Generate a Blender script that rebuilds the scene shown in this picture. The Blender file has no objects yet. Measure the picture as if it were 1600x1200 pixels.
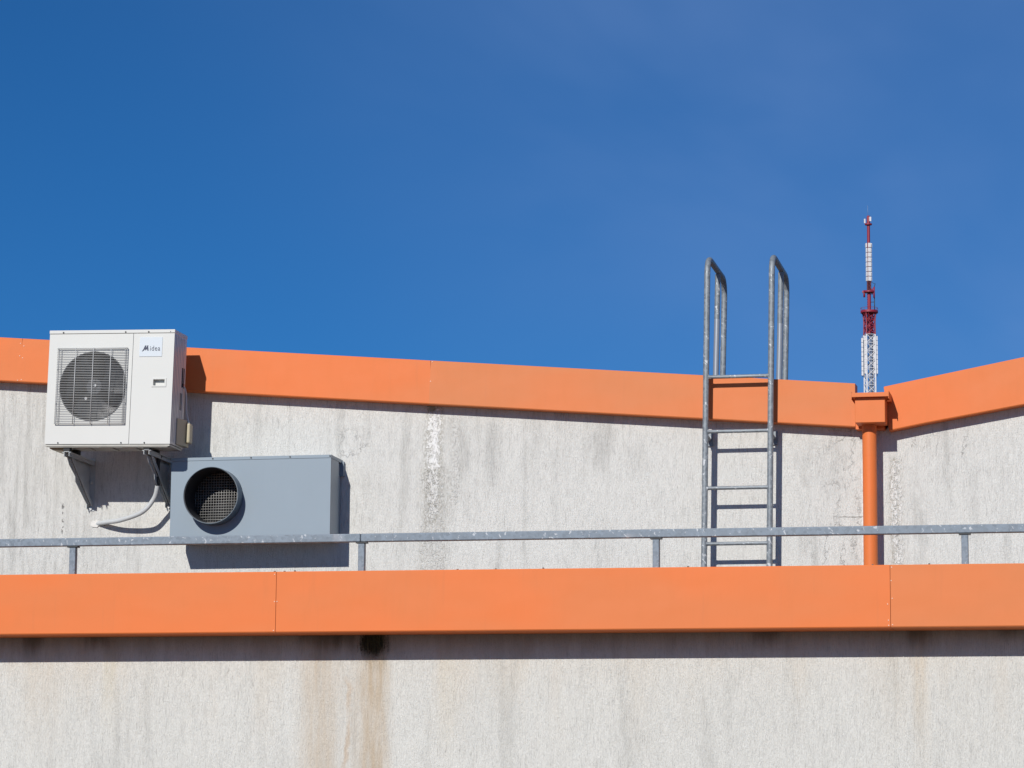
import bpy, bmesh, math, random
from mathutils import Vector, Matrix

random.seed(7)
scene = bpy.context.scene
COL = scene.collection
R = math.radians

# ------------------------------------------------------------------ objects
def tag(o, label=None, cat=None, group=None, kind=None):
    if label: o['label'] = label
    if cat: o['category'] = cat
    if group: o['group'] = group
    if kind: o['kind'] = kind
    return o

def empty(name, loc=(0, 0, 0), rot=(0, 0, 0)):
    o = bpy.data.objects.new(name, None)
    COL.objects.link(o)
    o.location = loc
    o.rotation_euler = rot
    o.empty_display_size = 0.1
    return o

def copy_part(src, name, parent, loc=None):
    o = src.copy()
    o.name = name
    COL.objects.link(o)
    o.parent = parent
    if loc is not None: o.location = loc
    return o

def copy_tree(o, parent=None):
    c = o.copy()
    COL.objects.link(c)
    c.parent = parent
    for ch in list(o.children): copy_tree(ch, c)
    return c

# ------------------------------------------------------------------ mesh builder
class MB:
    def __init__(s): s.bm = bmesh.new()

    def quad(s, pts, smooth=False):
        f = s.bm.faces.new([s.bm.verts.new(p) for p in pts])
        f.smooth = smooth
        return f

    def box(s, x0, x1, y0, y1, z0, z1, bev=0.0, seg=2):
        v = [s.bm.verts.new(p) for p in ((x0,y0,z0),(x1,y0,z0),(x1,y1,z0),(x0,y1,z0),(x0,y0,z1),(x1,y0,z1),(x1,y1,z1),(x0,y1,z1))]
        fs = [s.bm.faces.new([v[i] for i in q]) for q in ((0,3,2,1),(4,5,6,7),(0,1,5,4),(1,2,6,5),(2,3,7,6),(3,0,4,7))]
        if bev > 0:
            es = list({e for f in fs for e in f.edges})
            bmesh.ops.bevel(s.bm, geom=es, offset=bev, segments=seg, affect='EDGES', profile=0.5)
        return s

    def prism(s, poly, a, b, axis='Y', bev=0.0):
        """poly: 2-D outline; extruded along axis from a to b"""
        def P(u, w, t):
            return (u, t, w) if axis == 'Y' else ((t, u, w) if axis == 'X' else (u, w, t))
        A = [s.bm.verts.new(P(u, w, a)) for u, w in poly]
        B = [s.bm.verts.new(P(u, w, b)) for u, w in poly]
        n = len(poly)
        fs = [s.bm.faces.new(A), s.bm.faces.new(B[::-1])]
        for i in range(n):
            fs.append(s.bm.faces.new((A[i], B[i], B[(i+1) % n], A[(i+1) % n])))
        if bev > 0:
            es = list({e for f in fs for e in f.edges})
            bmesh.ops.bevel(s.bm, geom=es, offset=bev, segments=2, affect='EDGES', profile=0.5)
        return s

    def bar(s, p0, p1, w, h, up=(0, 0, 1), bev=0.0):
        p0, p1 = Vector(p0), Vector(p1)
        d = (p1 - p0).normalized()
        sx = d.cross(Vector(up)).normalized()
        su = sx.cross(d)
        v = []
        for p in (p0, p1):
            for a, b in ((-1,-1),(1,-1),(1,1),(-1,1)):
                v.append(s.bm.verts.new(p + sx*(a*w/2) + su*(b*h/2)))
        fs = [s.bm.faces.new([v[i] for i in q]) for q in ((0,1,2,3),(7,6,5,4),(0,4,5,1),(1,5,6,2),(2,6,7,3),(3,7,4,0))]
        if bev > 0:
            es = list({e for f in fs for e in f.edges})
            bmesh.ops.bevel(s.bm, geom=es, offset=bev, segments=2, affect='EDGES', profile=0.5)
        return s

    def tube(s, pts, r, n=10, caps=True):
        pts = [Vector(p) for p in pts]
        rs = r if isinstance(r, (list, tuple)) else [r]*len(pts)
        t0 = (pts[1]-pts[0]).normalized()
        ref = Vector((0,0,1)) if abs(t0.z) < .9 else Vector((0,1,0))
        nx = t0.cross(ref).normalized()
        rings = []
        for i, p in enumerate(pts):
            t = (pts[min(i+1, len(pts)-1)] - pts[max(i-1, 0)]).normalized()
            nx = (nx - t*nx.dot(t)).normalized()
            ny = t.cross(nx)
            rings.append([s.bm.verts.new(p + (nx*math.cos(2*math.pi*k/n) + ny*math.sin(2*math.pi*k/n))*rs[i]) for k in range(n)])
        for a, b in zip(rings, rings[1:]):
            for k in range(n):
                f = s.bm.faces.new((a[k], a[(k+1) % n], b[(k+1) % n], b[k]))
                f.smooth = True
        if caps:
            s.bm.faces.new(rings[0][::-1]); s.bm.faces.new(rings[-1])
        return s

    def ring_tube(s, c, r0, r1, y0, y1, n=64):
        """hollow cylinder along Y with wall between radii r0 (inner) and r1"""
        def circ(r, y): return [s.bm.verts.new((c[0]+r*math.cos(2*math.pi*k/n), y, c[1]+r*math.sin(2*math.pi*k/n))) for k in range(n)]
        a, b, d, e = circ(r1, y0), circ(r1, y1), circ(r0, y1), circ(r0, y0)
        for p, q, sm in ((a, b, True), (b, d, False), (d, e, True), (e, a, False)):
            for k in range(n):
                f = s.bm.faces.new((p[k], p[(k+1) % n], q[(k+1) % n], q[k])); f.smooth = sm
        return s

    def disc(s, c, r, y0, y1, n=32):
        A = [s.bm.verts.new((c[0]+r*math.cos(2*math.pi*k/n), y0, c[1]+r*math.sin(2*math.pi*k/n))) for k in range(n)]
        B = [s.bm.verts.new((c[0]+r*math.cos(2*math.pi*k/n), y1, c[1]+r*math.sin(2*math.pi*k/n))) for k in range(n)]
        s.bm.faces.new(A); s.bm.faces.new(B[::-1])
        for k in range(n):
            f = s.bm.faces.new((A[k], B[k], B[(k+1) % n], A[(k+1) % n])); f.smooth = True
        return s

    def plate_hole(s, x0, x1, z0, z1, y0, y1, c, r, n=72):
        """rectangular plate in the XZ plane with one round hole"""
        ang = [2*math.pi*k/n for k in range(n)] + [math.atan2(z-c[1], x-c[0]) % (2*math.pi) for x in (x0, x1) for z in (z0, z1)]
        ang = sorted(set(round(a, 6) for a in ang))
        def outer(a):
            dx, dz = math.cos(a), math.sin(a); t = 1e9
            if dx > 1e-9: t = min(t, (x1-c[0])/dx)
            if dx < -1e-9: t = min(t, (x0-c[0])/dx)
            if dz > 1e-9: t = min(t, (z1-c[1])/dz)
            if dz < -1e-9: t = min(t, (z0-c[1])/dz)
            return c[0]+dx*t, c[1]+dz*t
        I0 = [s.bm.verts.new((c[0]+r*math.cos(a), y0, c[1]+r*math.sin(a))) for a in ang]
        I1 = [s.bm.verts.new((c[0]+r*math.cos(a), y1, c[1]+r*math.sin(a))) for a in ang]
        O0 = [s.bm.verts.new((outer(a)[0], y0, outer(a)[1])) for a in ang]
        O1 = [s.bm.verts.new((outer(a)[0], y1, outer(a)[1])) for a in ang]
        m = len(ang)
        for k in range(m):
            j = (k+1) % m
            for p, q in ((I0, O0), (O0, O1), (O1, I1), (I1, I0)):
                s.bm.faces.new((p[k], p[j], q[j], q[k]))
        return s

    def plate_rects(s, u0, u1, w0, w1, t0, t1, holes, axis='Y'):
        """rectangular plate with rectangular openings (u, w in the plate, t through it)"""
        us = sorted({u0, u1} | {h[0] for h in holes} | {h[1] for h in holes})
        ws = sorted({w0, w1} | {h[2] for h in holes} | {h[3] for h in holes})
        def P(u, w, t): return (u, t, w) if axis == 'Y' else (t, u, w)
        V = {}
        def v(i, j, k):
            if (i, j, k) not in V: V[(i, j, k)] = s.bm.verts.new(P(us[i], ws[j], (t0, t1)[k]))
            return V[(i, j, k)]
        def solid(i, j):
            if not (0 <= i < len(us)-1 and 0 <= j < len(ws)-1): return False
            cu, cw = (us[i]+us[i+1])/2, (ws[j]+ws[j+1])/2
            return not any(h[0] < cu < h[1] and h[2] < cw < h[3] for h in holes)
        for i in range(len(us)-1):
            for j in range(len(ws)-1):
                if not solid(i, j): continue
                s.bm.faces.new((v(i,j,0), v(i+1,j,0), v(i+1,j+1,0), v(i,j+1,0)))
                s.bm.faces.new((v(i,j,1), v(i,j+1,1), v(i+1,j+1,1), v(i+1,j,1)))
                if not solid(i-1, j): s.bm.faces.new((v(i,j,0), v(i,j+1,0), v(i,j+1,1), v(i,j,1)))
                if not solid(i+1, j): s.bm.faces.new((v(i+1,j,0), v(i+1,j,1), v(i+1,j+1,1), v(i+1,j+1,0)))
                if not solid(i, j-1): s.bm.faces.new((v(i,j,0), v(i,j,1), v(i+1,j,1), v(i+1,j,0)))
                if not solid(i, j+1): s.bm.faces.new((v(i,j+1,0), v(i+1,j+1,0), v(i+1,j+1,1), v(i,j+1,1)))
        return s

    def build(s, name, m, parent=None, label=None):
        bmesh.ops.recalc_face_normals(s.bm, faces=s.bm.faces)
        for e in s.bm.edges:
            if len(e.link_faces) == 2 and (e.link_faces[0].smooth != e.link_faces[1].smooth or e.calc_face_angle(0) > .7):
                e.smooth = False
        me = bpy.data.meshes.new(name)
        s.bm.to_mesh(me); s.bm.free()
        me.materials.append(m)
        o = bpy.data.objects.new(name, me)
        COL.objects.link(o)
        if parent: o.parent = parent
        if label: o['label'] = label
        return o

def rounded(pts, rad, n=6):
    """polyline with rounded corners"""
    pts = [Vector(p) for p in pts]
    out = [pts[0]]
    for a, b, c in zip(pts, pts[1:], pts[2:]):
        u, w = (a-b).normalized(), (c-b).normalized()
        p, q = b+u*rad, b+w*rad
        for k in range(n+1):
            t = k/n
            out.append(p*(1-t)**2 + b*(2*t*(1-t)) + q*t*t)
    out.append(pts[-1])
    return out

def catmull(pts, n=8):
    pts = [Vector(p) for p in pts]
    P = [pts[0]*2-pts[1]] + pts + [pts[-1]*2-pts[-2]]
    out = []
    for i in range(1, len(P)-2):
        for k in range(n):
            t = k/n
            out.append(0.5*((2*P[i]) + (P[i+1]-P[i-1])*t + (2*P[i-1]-5*P[i]+4*P[i+1]-P[i+2])*t*t + (3*P[i]-P[i-1]-3*P[i+1]+P[i+2])*t**3))
    out.append(pts[-1])
    return out

# ------------------------------------------------------------------ node helpers
class NT:
    def __init__(s, tree): s.t = tree
    def n(s, kind): return s.t.nodes.new(kind)
    def link(s, a, b): s.t.links.new(a, b)
    def val(s, sock, x):
        if isinstance(x, V): s.link(x.o, sock)
        elif isinstance(x, bpy.types.NodeSocket): s.link(x, sock)
        else: sock.default_value = x
    def m(s, op, *a):
        nd = s.n('ShaderNodeMath'); nd.operation = op
        for i, x in enumerate(a): s.val(nd.inputs[i], x)
        return V(s, nd.outputs[0])
    def smooth(s, x, a, b, lo=0.0, hi=1.0):
        nd = s.n('ShaderNodeMapRange'); nd.interpolation_type = 'SMOOTHSTEP'
        s.val(nd.inputs['Value'], x)
        flip = a > b
        if flip: a, b, lo, hi = b, a, hi, lo
        nd.inputs['From Min'].default_value = a; nd.inputs['From Max'].default_value = b
        nd.inputs['To Min'].default_value = lo; nd.inputs['To Max'].default_value = hi
        return V(s, nd.outputs[0])
    def band(s, x, c, w, soft):
        """1 inside |x-c| < w, falling to 0 over soft"""
        return s.smooth(s.m('ABSOLUTE', x - c), w + soft, max(w - soft*.2, 0))
    def xyz(s, vec):
        nd = s.n('ShaderNodeSeparateXYZ'); s.link(vec, nd.inputs[0])
        return [V(s, o) for o in nd.outputs]
    def comb(s, x, y, z):
        nd = s.n('ShaderNodeCombineXYZ')
        for i, q in enumerate((x, y, z)): s.val(nd.inputs[i], q)
        return nd.outputs[0]
    def noise(s, vec, scale=1.0, detail=3.0, rough=.55, dist=0.0):
        nd = s.n('ShaderNodeTexNoise'); s.link(vec, nd.inputs['Vector'])
        nd.inputs['Scale'].default_value = scale; nd.inputs['Detail'].default_value = detail
        nd.inputs['Roughness'].default_value = rough; nd.inputs['Distortion'].default_value = dist
        return V(s, nd.outputs['Fac'])
    def voro(s, vec, scale=1.0, feature='F1', out='Distance'):
        nd = s.n('ShaderNodeTexVoronoi'); s.link(vec, nd.inputs['Vector']); nd.feature = feature
        nd.inputs['Scale'].default_value = scale
        return nd.outputs[out]
    def mix(s, fac, a, b, mode='MIX'):
        nd = s.n('ShaderNodeMix'); nd.data_type = 'RGBA'; nd.blend_type = mode
        s.val(nd.inputs[0], fac)
        for i, c in ((6, a), (7, b)):
            if isinstance(c, tuple): nd.inputs[i].default_value = (*c, 1)
            else: s.link(c, nd.inputs[i])
        return nd.outputs[2]
    def bump(s, h, strength, dist, normal=None):
        nd = s.n('ShaderNodeBump'); s.val(nd.inputs['Height'], h)
        nd.inputs['Strength'].default_value = strength; nd.inputs['Distance'].default_value = dist
        if normal: s.link(normal, nd.inputs['Normal'])
        return nd.outputs[0]

class V:
    def __init__(s, nt, o): s.nt, s.o = nt, o
    def __add__(s, x): return s.nt.m('ADD', s, x)
    def __radd__(s, x): return s.nt.m('ADD', s, x)
    def __sub__(s, x): return s.nt.m('SUBTRACT', s, x)
    def __rsub__(s, x): return s.nt.m('SUBTRACT', x, s)
    def __mul__(s, x): return s.nt.m('MULTIPLY', s, x)
    def __rmul__(s, x): return s.nt.m('MULTIPLY', s, x)
    def max(s, x): return s.nt.m('MAXIMUM', s, x)
    def min(s, x): return s.nt.m('MINIMUM', s, x)

def material(name):
    m = bpy.data.materials.new(name); m.use_nodes = True
    nt = NT(m.node_tree)
    b = m.node_tree.nodes['Principled BSDF']
    tc = nt.n('ShaderNodeTexCoord')
    return m, nt, b, tc.outputs['Object']

def simple(name, col, rough=.5, metal=0.0, var=.06, vscale=6.0, bump=0.0, bscale=40.0, spec=.5):
    m, nt, b, oc = material(name)
    n = nt.noise(oc, vscale, 4)
    c = nt.mix(n, tuple(x*(1-var*1.6) for x in col), tuple(min(1, x*(1+var*1.6)) for x in col))
    nt.link(c, b.inputs['Base Color'])
    b.inputs['Roughness'].default_value = rough
    b.inputs['Metallic'].default_value = metal
    b.inputs['Specular IOR Level'].default_value = spec
    if bump:
        nt.link(nt.bump(nt.noise(oc, bscale, 3), bump, .01), b.inputs['Normal'])
    return m

def plaster(name, lower):
    """scratched render, dirt in the grooves, run-off stains with a shape of their own"""
    m, nt, b, oc = material(name)
    x, y, z = nt.xyz(oc)
    warp = nt.noise(nt.comb(x*7.0, y*7.0, z*5.0), 1, 2)
    xw = x + (warp - .5)*.030
    # vertical scratches of the float
    g1 = nt.noise(nt.comb(xw*150.0, y*60.0, z*11.0), 1, 6, .74)
    g2 = nt.noise(nt.comb(xw*150.0, y*120.0, z*55.0), 1, 3, .7)
    patch = nt.noise(nt.comb(x*2.3, y*2.3, z*1.7), 1, 4, .6)
    amt = nt.smooth(patch, .32, .62)
    mid = nt.noise(nt.comb(xw*34.0, y*20.0, z*9.0), 1, 5, .7)
    groove = nt.smooth(g1, .47, .70) * (amt*.6 + .4) * nt.smooth(mid, .30, .66)
    fine = nt.smooth(g2, .50, .72)
    grain = nt.noise(nt.comb(x*130.0, y*130.0, z*90.0), 1, 3, .7)
    # base tone
    A = (.712, .698, .650) if lower else (.712, .702, .662)
    base = nt.mix(nt.noise(nt.comb(x*1.3, y, z*.9), 1, 4, .6), tuple(q*.93 for q in A), tuple(q*1.05 for q in A))
    # thin wandering run-off lines, grey dirt
    runs = nt.noise(nt.comb(xw*7.0, y*5.0, z*.55), 1, 5, .62)
    runs2 = nt.noise(nt.comb(xw*26.0, y*9.0, z*1.6), 1, 3, .6)
    blot = nt.noise(nt.comb(x*3.1, y*3.1, z*2.2), 1, 4, .65)
    if lower:
        dirt = nt.smooth(runs, .52, .74)*.22 + nt.smooth(runs2, .55, .75)*.08
    else:
        dirt = nt.smooth(runs, .50, .72)*nt.smooth(blot, .36, .60)*.34 + nt.smooth(runs2, .55, .75)*nt.smooth(blot, .40, .62)*.18
        leftside = nt.smooth(x, -2.6, -3.3)
        dirt = dirt + leftside*(nt.smooth(runs2, .42, .68)*.22 + .05)
    base = nt.mix(dirt, base, (.22, .215, .19))
    base = nt.mix(groove*(.66 if not lower else .42), base, (.20, .19, .175))
    base = nt.mix(nt.smooth(mid, .48, .72)*(.08 if lower else .13), base, (.24, .235, .215))
    base = nt.mix(fine*.28, base, (.24, .235, .22))
    base = nt.mix(nt.smooth(grain, .35, .70)*.10, base, (.80, .79, .77))
    hgt = (g1*-.9) + (g2*-.35) + grain*.35
    if lower:
        ln = nt.noise(nt.comb(x*9.0, y, z*1.1), 1, 4, .65)
        ln2 = nt.noise(nt.comb(x*30.0, y, z*3.0), 1, 3, .6)
        wash = nt.noise(nt.comb(x*3.2, y, z*.7), 1, 4, .6)
        base = nt.mix(nt.smooth(wash, .46, .70)*.26*nt.smooth(z, 2.3, 3.2), base, (.60, .48, .34))
        rust = (.50, .32, .17); tan = (.55, .42, .28)
        def streak(cx, w, soft, ztop, zbot, amt, col, base):
            k = nt.band(x + (ln - .5)*.10, cx, w, soft) * nt.smooth(z, zbot, zbot + .9) * nt.smooth(z, ztop + .03, ztop - .03)
            return nt.mix(k*(nt.smooth(ln2, .24, .70)*.58 + .42)*amt, base, col)
        base = streak(-.665, .035, .13, 3.30, 1.5, .80, (.52, .40, .27), base)
        base = streak(-.640, .020, .05, 3.30, 2.6, .45, (.42, .30, .16), base)
        base = streak(-1.03, .060, .14, 3.30, 1.6, .58, (.56, .45, .33), base)
        base = streak(-.83, .15, .25, 3.30, 1.6, .22, (.55, .46, .36), base)
        base = streak(-.175, .03, .05, 3.20, 2.3, .24, (.66, .55, .36), base)
        base = streak(2.87, .03, .05, 3.30, 2.2, .32, (.68, .52, .33), base)
        base = streak(-2.93, .08, .14, 3.30, 2.3, .36, (.60, .49, .36), base)
        base = streak(-2.46, .03, .05, 3.20, 2.5, .26, (.66, .58, .34), base)
        # wriggling rust trail
        wig = nt.noise(nt.comb(z*5.0, 0.0, 3.3), 1, 2)
        k = nt.smooth(ln2, .3, .62)*nt.band(x + (wig - .5)*.17 + (ln2 - .5)*.03, -.835, .008, .022) * nt.smooth(z, 3.03, 2.93) * nt.smooth(z, 2.2, 2.5)
        base = nt.mix(k*.42, base, rust)
        # grime along the underside of the flashing, deepened to brown the shadow there
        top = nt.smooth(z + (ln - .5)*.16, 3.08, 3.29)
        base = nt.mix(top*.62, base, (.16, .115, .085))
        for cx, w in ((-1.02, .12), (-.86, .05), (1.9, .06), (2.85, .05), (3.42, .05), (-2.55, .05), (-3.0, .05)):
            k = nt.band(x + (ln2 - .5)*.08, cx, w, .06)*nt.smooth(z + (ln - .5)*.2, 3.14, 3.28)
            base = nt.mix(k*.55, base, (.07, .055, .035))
        # black algae where the scupper drips
        ex, ez = (x + .668)*(1/.088), (z - 3.215)*(1/.088)
        dd = nt.m('SQRT', ex*ex + ez*ez) + (ln2 - .5)*.9 + (blot - .5)*.8 + (g1 - .5)*1.5 + (grain - .5)*.6
        k = nt.smooth(dd, 1.42, .66)
        base = nt.mix(k*.97, base, nt.mix(nt.smooth(grain, .45, .75), (.008, .009, .006), (.045, .05, .02)))
        k = nt.band(x + (ln2 - .5)*.08, -.66, .06, .06) * nt.smooth(z + (grain - .5)*.25, 3.00, 3.17)*nt.smooth(g1, .42, .62)
        base = nt.mix(k*.6, base, (.10, .09, .045))
    else:
        fl = nt.noise(nt.comb(x*42.0, y*42.0, z*26.0), 1, 4, .6)
        fl2 = nt.noise(nt.comb(x*70.0, y*70.0, z*50.0), 1, 3, .6)
        broad = nt.noise(nt.comb(x*8.0, y, z*2.0), 1, 3)
        # paint flaking off below the flashing joint
        def flake(cx, w, soft, zt, zb, base, hgt, white, dark=.55):
            k = nt.band(x + (broad - .5)*.09, cx, w, soft) * nt.smooth(z, zb, zb + .25) * nt.smooth(z, zt + .02, zt - .02)
            base = nt.mix(k*nt.smooth(fl2, .38, .60)*dark, base, (.27, .245, .185))
            kk = nt.smooth(k*.31 + (fl*.45 + fl2*.55)*1.0, .765, .82)*nt.smooth(k, .02, .2)
            base = nt.mix(kk*white, base, (.86, .85, .82))
            return base, hgt + kk*.22
        base, hgt = flake(-.556, .038, .055, 4.95, 3.98, base, hgt, .95, .75)
        base, hgt = flake(-.548, .012, .02, 4.95, 4.62, base, hgt, .9, .2)
        base = nt.mix(nt.band(x + (fl - .5)*.035, -.549, .010, .010)*nt.smooth(z + (fl - .5)*.5, 4.50, 4.62)*nt.smooth(z, 4.93, 4.88)*nt.smooth(fl2, .34, .46)*.9, base, (.90, .89, .87))
        base, hgt = flake(-.40, .02, .06, 4.86, 4.10, base, hgt, .22, .24)
        base, hgt = flake(-.55, .06, .09, 4.50, 3.60, base, hgt, .3, .42)
        base, hgt = flake(2.610, .018, .032, 4.50, 3.55, base, hgt, .95, .75)
        base, hgt = flake(2.635, .020, .05, 4.52, 3.5, base, hgt, .6, .3)
        k = nt.band(x + (fl2 - .5)*.02, 2.405, .010, .008)*nt.smooth(z, 4.55, 4.45)
        base = nt.mix(k*nt.smooth(fl, .35, .5)*.8, base, (.90, .89, .87))
        # algae tuft at the joint
        k = nt.band(x + (fl2 - .5)*.04, -.566, .018, .03)*nt.band(z, 4.93, .025, .03)
        base = nt.mix(k*.6, base, (.16, .17, .05))
        k = nt.band(x + (fl2 - .5)*.03, -3.24, .004, .010)*nt.band(z, 4.20, .10, .08)*nt.smooth(nt.noise(nt.comb(x*30.0, y, z*30.0), 1, 2), .52, .60)
        base = nt.mix(k*.8, base, (.08, .075, .07))
        # soft grey clouds of dirt
        for cx, cz, w, h, a in ((-.14, 4.62, .07, .30, .26), (.62, 4.66, .10, .22, .22), (-.33, 4.62, .05, .25, .22), (.86, 4.55, .10, .15, .12), (2.2, 4.45, .12, .25, .16)):
            k = nt.band(x + (broad - .5)*.20, cx, w*.3, w)*nt.band(z + (blot - .5)*.5, cz, h*.4, h)
            base = nt.mix(k*a*(nt.smooth(g1, .3, .6)*.6 + .5), base, (.17, .165, .15))
        # hairline cracks left of the downpipe
        wz = nt.noise(nt.comb(x*16.0, y, z*16.0 + 7.0), 1, 4, .7)
        wx2 = nt.noise(nt.comb(x*16.0 + 4.0, y, z*16.0), 1, 4, .7)
        vv = nt.voro(nt.comb(x*9.0 + wx2*1.6, y*3.0, z*4.2 + wz*1.3), 1, 'DISTANCE_TO_EDGE')
        reg = nt.smooth(x, 1.98, 2.2)*nt.smooth(x, 2.42, 2.36)
        reg = reg.max(nt.band(x, -1.12, .08, .08)*nt.band(z, 4.66, .08, .1))
        reg = reg.max(nt.band(x, 2.9, .18, .1)*nt.band(z, 4.58, .05, .06))
        k = nt.smooth(V(nt, vv), .026, .006)*reg*nt.smooth(wz*.5 + blot*.5, .42, .58)
        base = nt.mix(k*.24, base, (.17, .16, .14))
        hk = nt.band(z + (wz - .5)*.05, 4.112, .003, .003)*nt.smooth(x, 2.22, 2.27)*nt.smooth(x, 2.42, 2.38)
        base = nt.mix(hk*.6, base, (.17, .16, .14))
        hgt = hgt - k*.3
    nt.link(base, b.inputs['Base Color'])
    b.inputs['Roughness'].default_value = .92
    b.inputs['Specular IOR Level'].default_value = .2
    nt.link(nt.bump(hgt, 1.0, .012), b.inputs['Normal'])
    return m

def orange_paint(name, col, dull):
    m, nt, b, oc = material(name)
    x, y, z = nt.xyz(oc)
    n = nt.noise(nt.comb(x*.8, y, z*1.6), 1, 3)
    drip = nt.noise(nt.comb(x*22.0, y, z*1.2), 1, 4, .65)
    n2 = nt.noise(nt.comb(x*14.0, y*14.0, z*5.0), 1, 4, .65)
    dust = (.53, .190, .070)
    c = nt.mix(nt.smooth(n, .36, .66)*dull, col, dust)
    c = nt.mix(nt.smooth(n2, .45, .8)*.06, c, (.42, .15, .05))
    c = nt.mix(nt.smooth(drip, .56, .76)*.10, c, (.34, .13, .06))
    nt.link(c, b.inputs['Base Color'])
    nt.val(b.inputs['Roughness'], n2*.18 + .42)
    b.inputs['Specular IOR Level'].default_value = .25
    h = nt.noise(nt.comb(x*1.4, y, z*3.0), 1, 2)
    nt.link(nt.bump(h, .2, .02), b.inputs['Normal'])
    return m

def galvanised(name, base=(.225, .25, .27), white=.6):
    m, nt, b, oc = material(name)
    x, y, z = nt.xyz(oc)
    sp = nt.voro(oc, 55.0, 'F1', 'Color')
    spx = nt.xyz(sp)[0]
    big = nt.noise(oc, 9.0, 4, .6)
    c = nt.mix(spx, tuple(q*.78 for q in base), tuple(q*1.22 for q in base))
    c = nt.mix(nt.smooth(big, .35, .7)*.5, c, tuple(q*.80 for q in base))
    sm = nt.noise(nt.comb(x*38.0 + z*18.0, y*38.0, z*24.0 - x*10.0), 1, 3, .6, .6)
    k = nt.smooth(sm, .61, .67)
    c = nt.mix(k*white, c, (.72, .73, .74))
    pink = nt.smooth(nt.noise(oc, 3.1, 3), .66, .72)
    c = nt.mix(pink*.18, c, (.50, .44, .42))
    nt.link(c, b.inputs['Base Color'])
    b.inputs['Metallic'].default_value = .2
    nt.val(b.inputs['Roughness'], spx*.2 + .42)
    nt.link(nt.bump(sm, .12, .004), b.inputs['Normal'])
    return m

M = {}
M['upper_wall'] = plaster('upper_plaster', False)
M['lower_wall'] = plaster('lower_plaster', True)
ORANGE = (.690, .168, .042)
M['orange_a'] = orange_paint('orange_flashing_fresh', ORANGE, .32)
M['orange_b'] = orange_paint('orange_flashing_faded', (.635, .180, .055), .5)
M['galv'] = galvanised('galvanised_steel')
M['galv_rail'] = galvanised('galvanised_steel_box_section', (.165, .20, .24), .42)
M['bright'] = simple('bright_zinc', (.40, .41, .42), .30, .5, .05, 30)
M['white'] = simple('white_enamel', (.585, .583, .552), .38, 0, .025, 3)
M['white_in'] = simple('grey_plastic', (.06, .065, .075), .5, 0, .05, 8)
M['fan'] = simple('fan_plastic', (.026, .029, .036), .4, 0, .08, 8)
M['coil'] = simple('coil_fins', (.018, .02, .024), .6, .3, .2, 60)
M['wire'] = simple('plastic_coated_wire', (.46, .46, .45), .4, 0, .03, 20)
M['plate'] = simple('pale_blue_sticker', (.60, .64, .67), .25, 0, .02, 8)
M['navy'] = simple('navy_ink', (.012, .018, .06), .4)
M['ink'] = simple('grey_ink', (.07, .08, .12), .4)
M['screw'] = simple('dark_screw', (.04, .04, .04), .4, .5)
M['silver_screw'] = simple('silver_screw', (.66, .65, .62), .35, .3)
M['rivet'] = simple('painted_rivet', (.76, .52, .40), .4)
M['beige'] = simple('beige_plastic', (.42, .37, .25), .5, 0, .06, 10)
M['pan'] = simple('weathered_base_pan', (.42, .41, .37), .5, .2, .18, 9)
M['cable'] = simple('grey_cable', (.55, .55, .53), .5)
M['hose'] = simple('white_pipe_wrap', (.50, .515, .515), .55, 0, .06, 18, .15, 60)
M['foam'] = simple('black_foam', (.03, .03, .032), .8)
M['bracket'] = simple('grey_bracket_steel', (.48, .50, .50), .5, .1, .15, 14)
M['bluegrey'] = simple('blue_grey_powder_coat', (.215, .268, .315), .42, 0, .035, 3, .05, 2.5)
M['bluegrey_shaded'] = simple('blue_grey_powder_coat_shaded', (.11, .145, .175), .45, 0, .04, 4)  # the box paint darkened, putting the collar's shade into its colour
M['duct_in'] = simple('duct_inside_shaded', (.022, .025, .03), .5, 0, .06, 8)  # near-black colour carries the shade of the duct interior
M['black'] = simple('unlit_black', (.012, .012, .013), .8)  # black end disc stands in for the unlit depth behind the mesh
M['mesh'] = simple('galvanised_mesh', (.32, .312, .30), .45, .2, .1, 30)
M['mortar'] = simple('white_sealant', (.66, .64, .60), .8, 0, .1, 30, .5, 50)
M['red'] = simple('mast_red', (.24, .013, .03), .5, 0, .12, .8)
M['darkred'] = simple('mast_dark_red', (.10, .012, .022), .6, 0, .1, .8)
M['mast_white'] = simple('mast_white', (.66, .65, .66), .5, 0, .06, .6)
M['mast_grey'] = simple('mast_grey_steel', (.26, .29, .35), .5, .2, .1, .6)
M['mast_dark'] = simple('mast_dark_steel', (.035, .035, .05), .6)  # near-black steel for small mast parts
M['roof'] = simple('bitumen_roof', (.11, .11, .115), .9, 0, .15, 2, .4, 60)
M['ground'] = simple('asphalt_yard', (.165, .125, .088), .9, 0, .16, .35, .3, 25)
M['grit'] = simple('grit', (.12, .11, .10), .9)

# ------------------------------------------------------------------ setting
g = MB(); S = 2500
g.quad(((-S,-S,0),(S,-S,0),(S,S,0),(-S,S,0)))
tag(g.build('ground', M['ground']), kind='structure')

# ---- upper building: gables meeting in a valley above the downpipe
def topL(x): return 4.999 - .0819*(x - 2.364)
def botL(x): return 4.705 - .0788*(x - 2.364)
def topR(x): return 4.972 + .1875*(x - 2.556)
def botR(x): return 4.680 + .1665*(x - 2.591)
XL, XR, DEEP = -7.6, 7.2, 13.0
ub = empty('building', (0, 0, 0))
tag(ub, 'taller rear building of stained pale render with sloping orange roof edge', 'building')
wl = MB()
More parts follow.
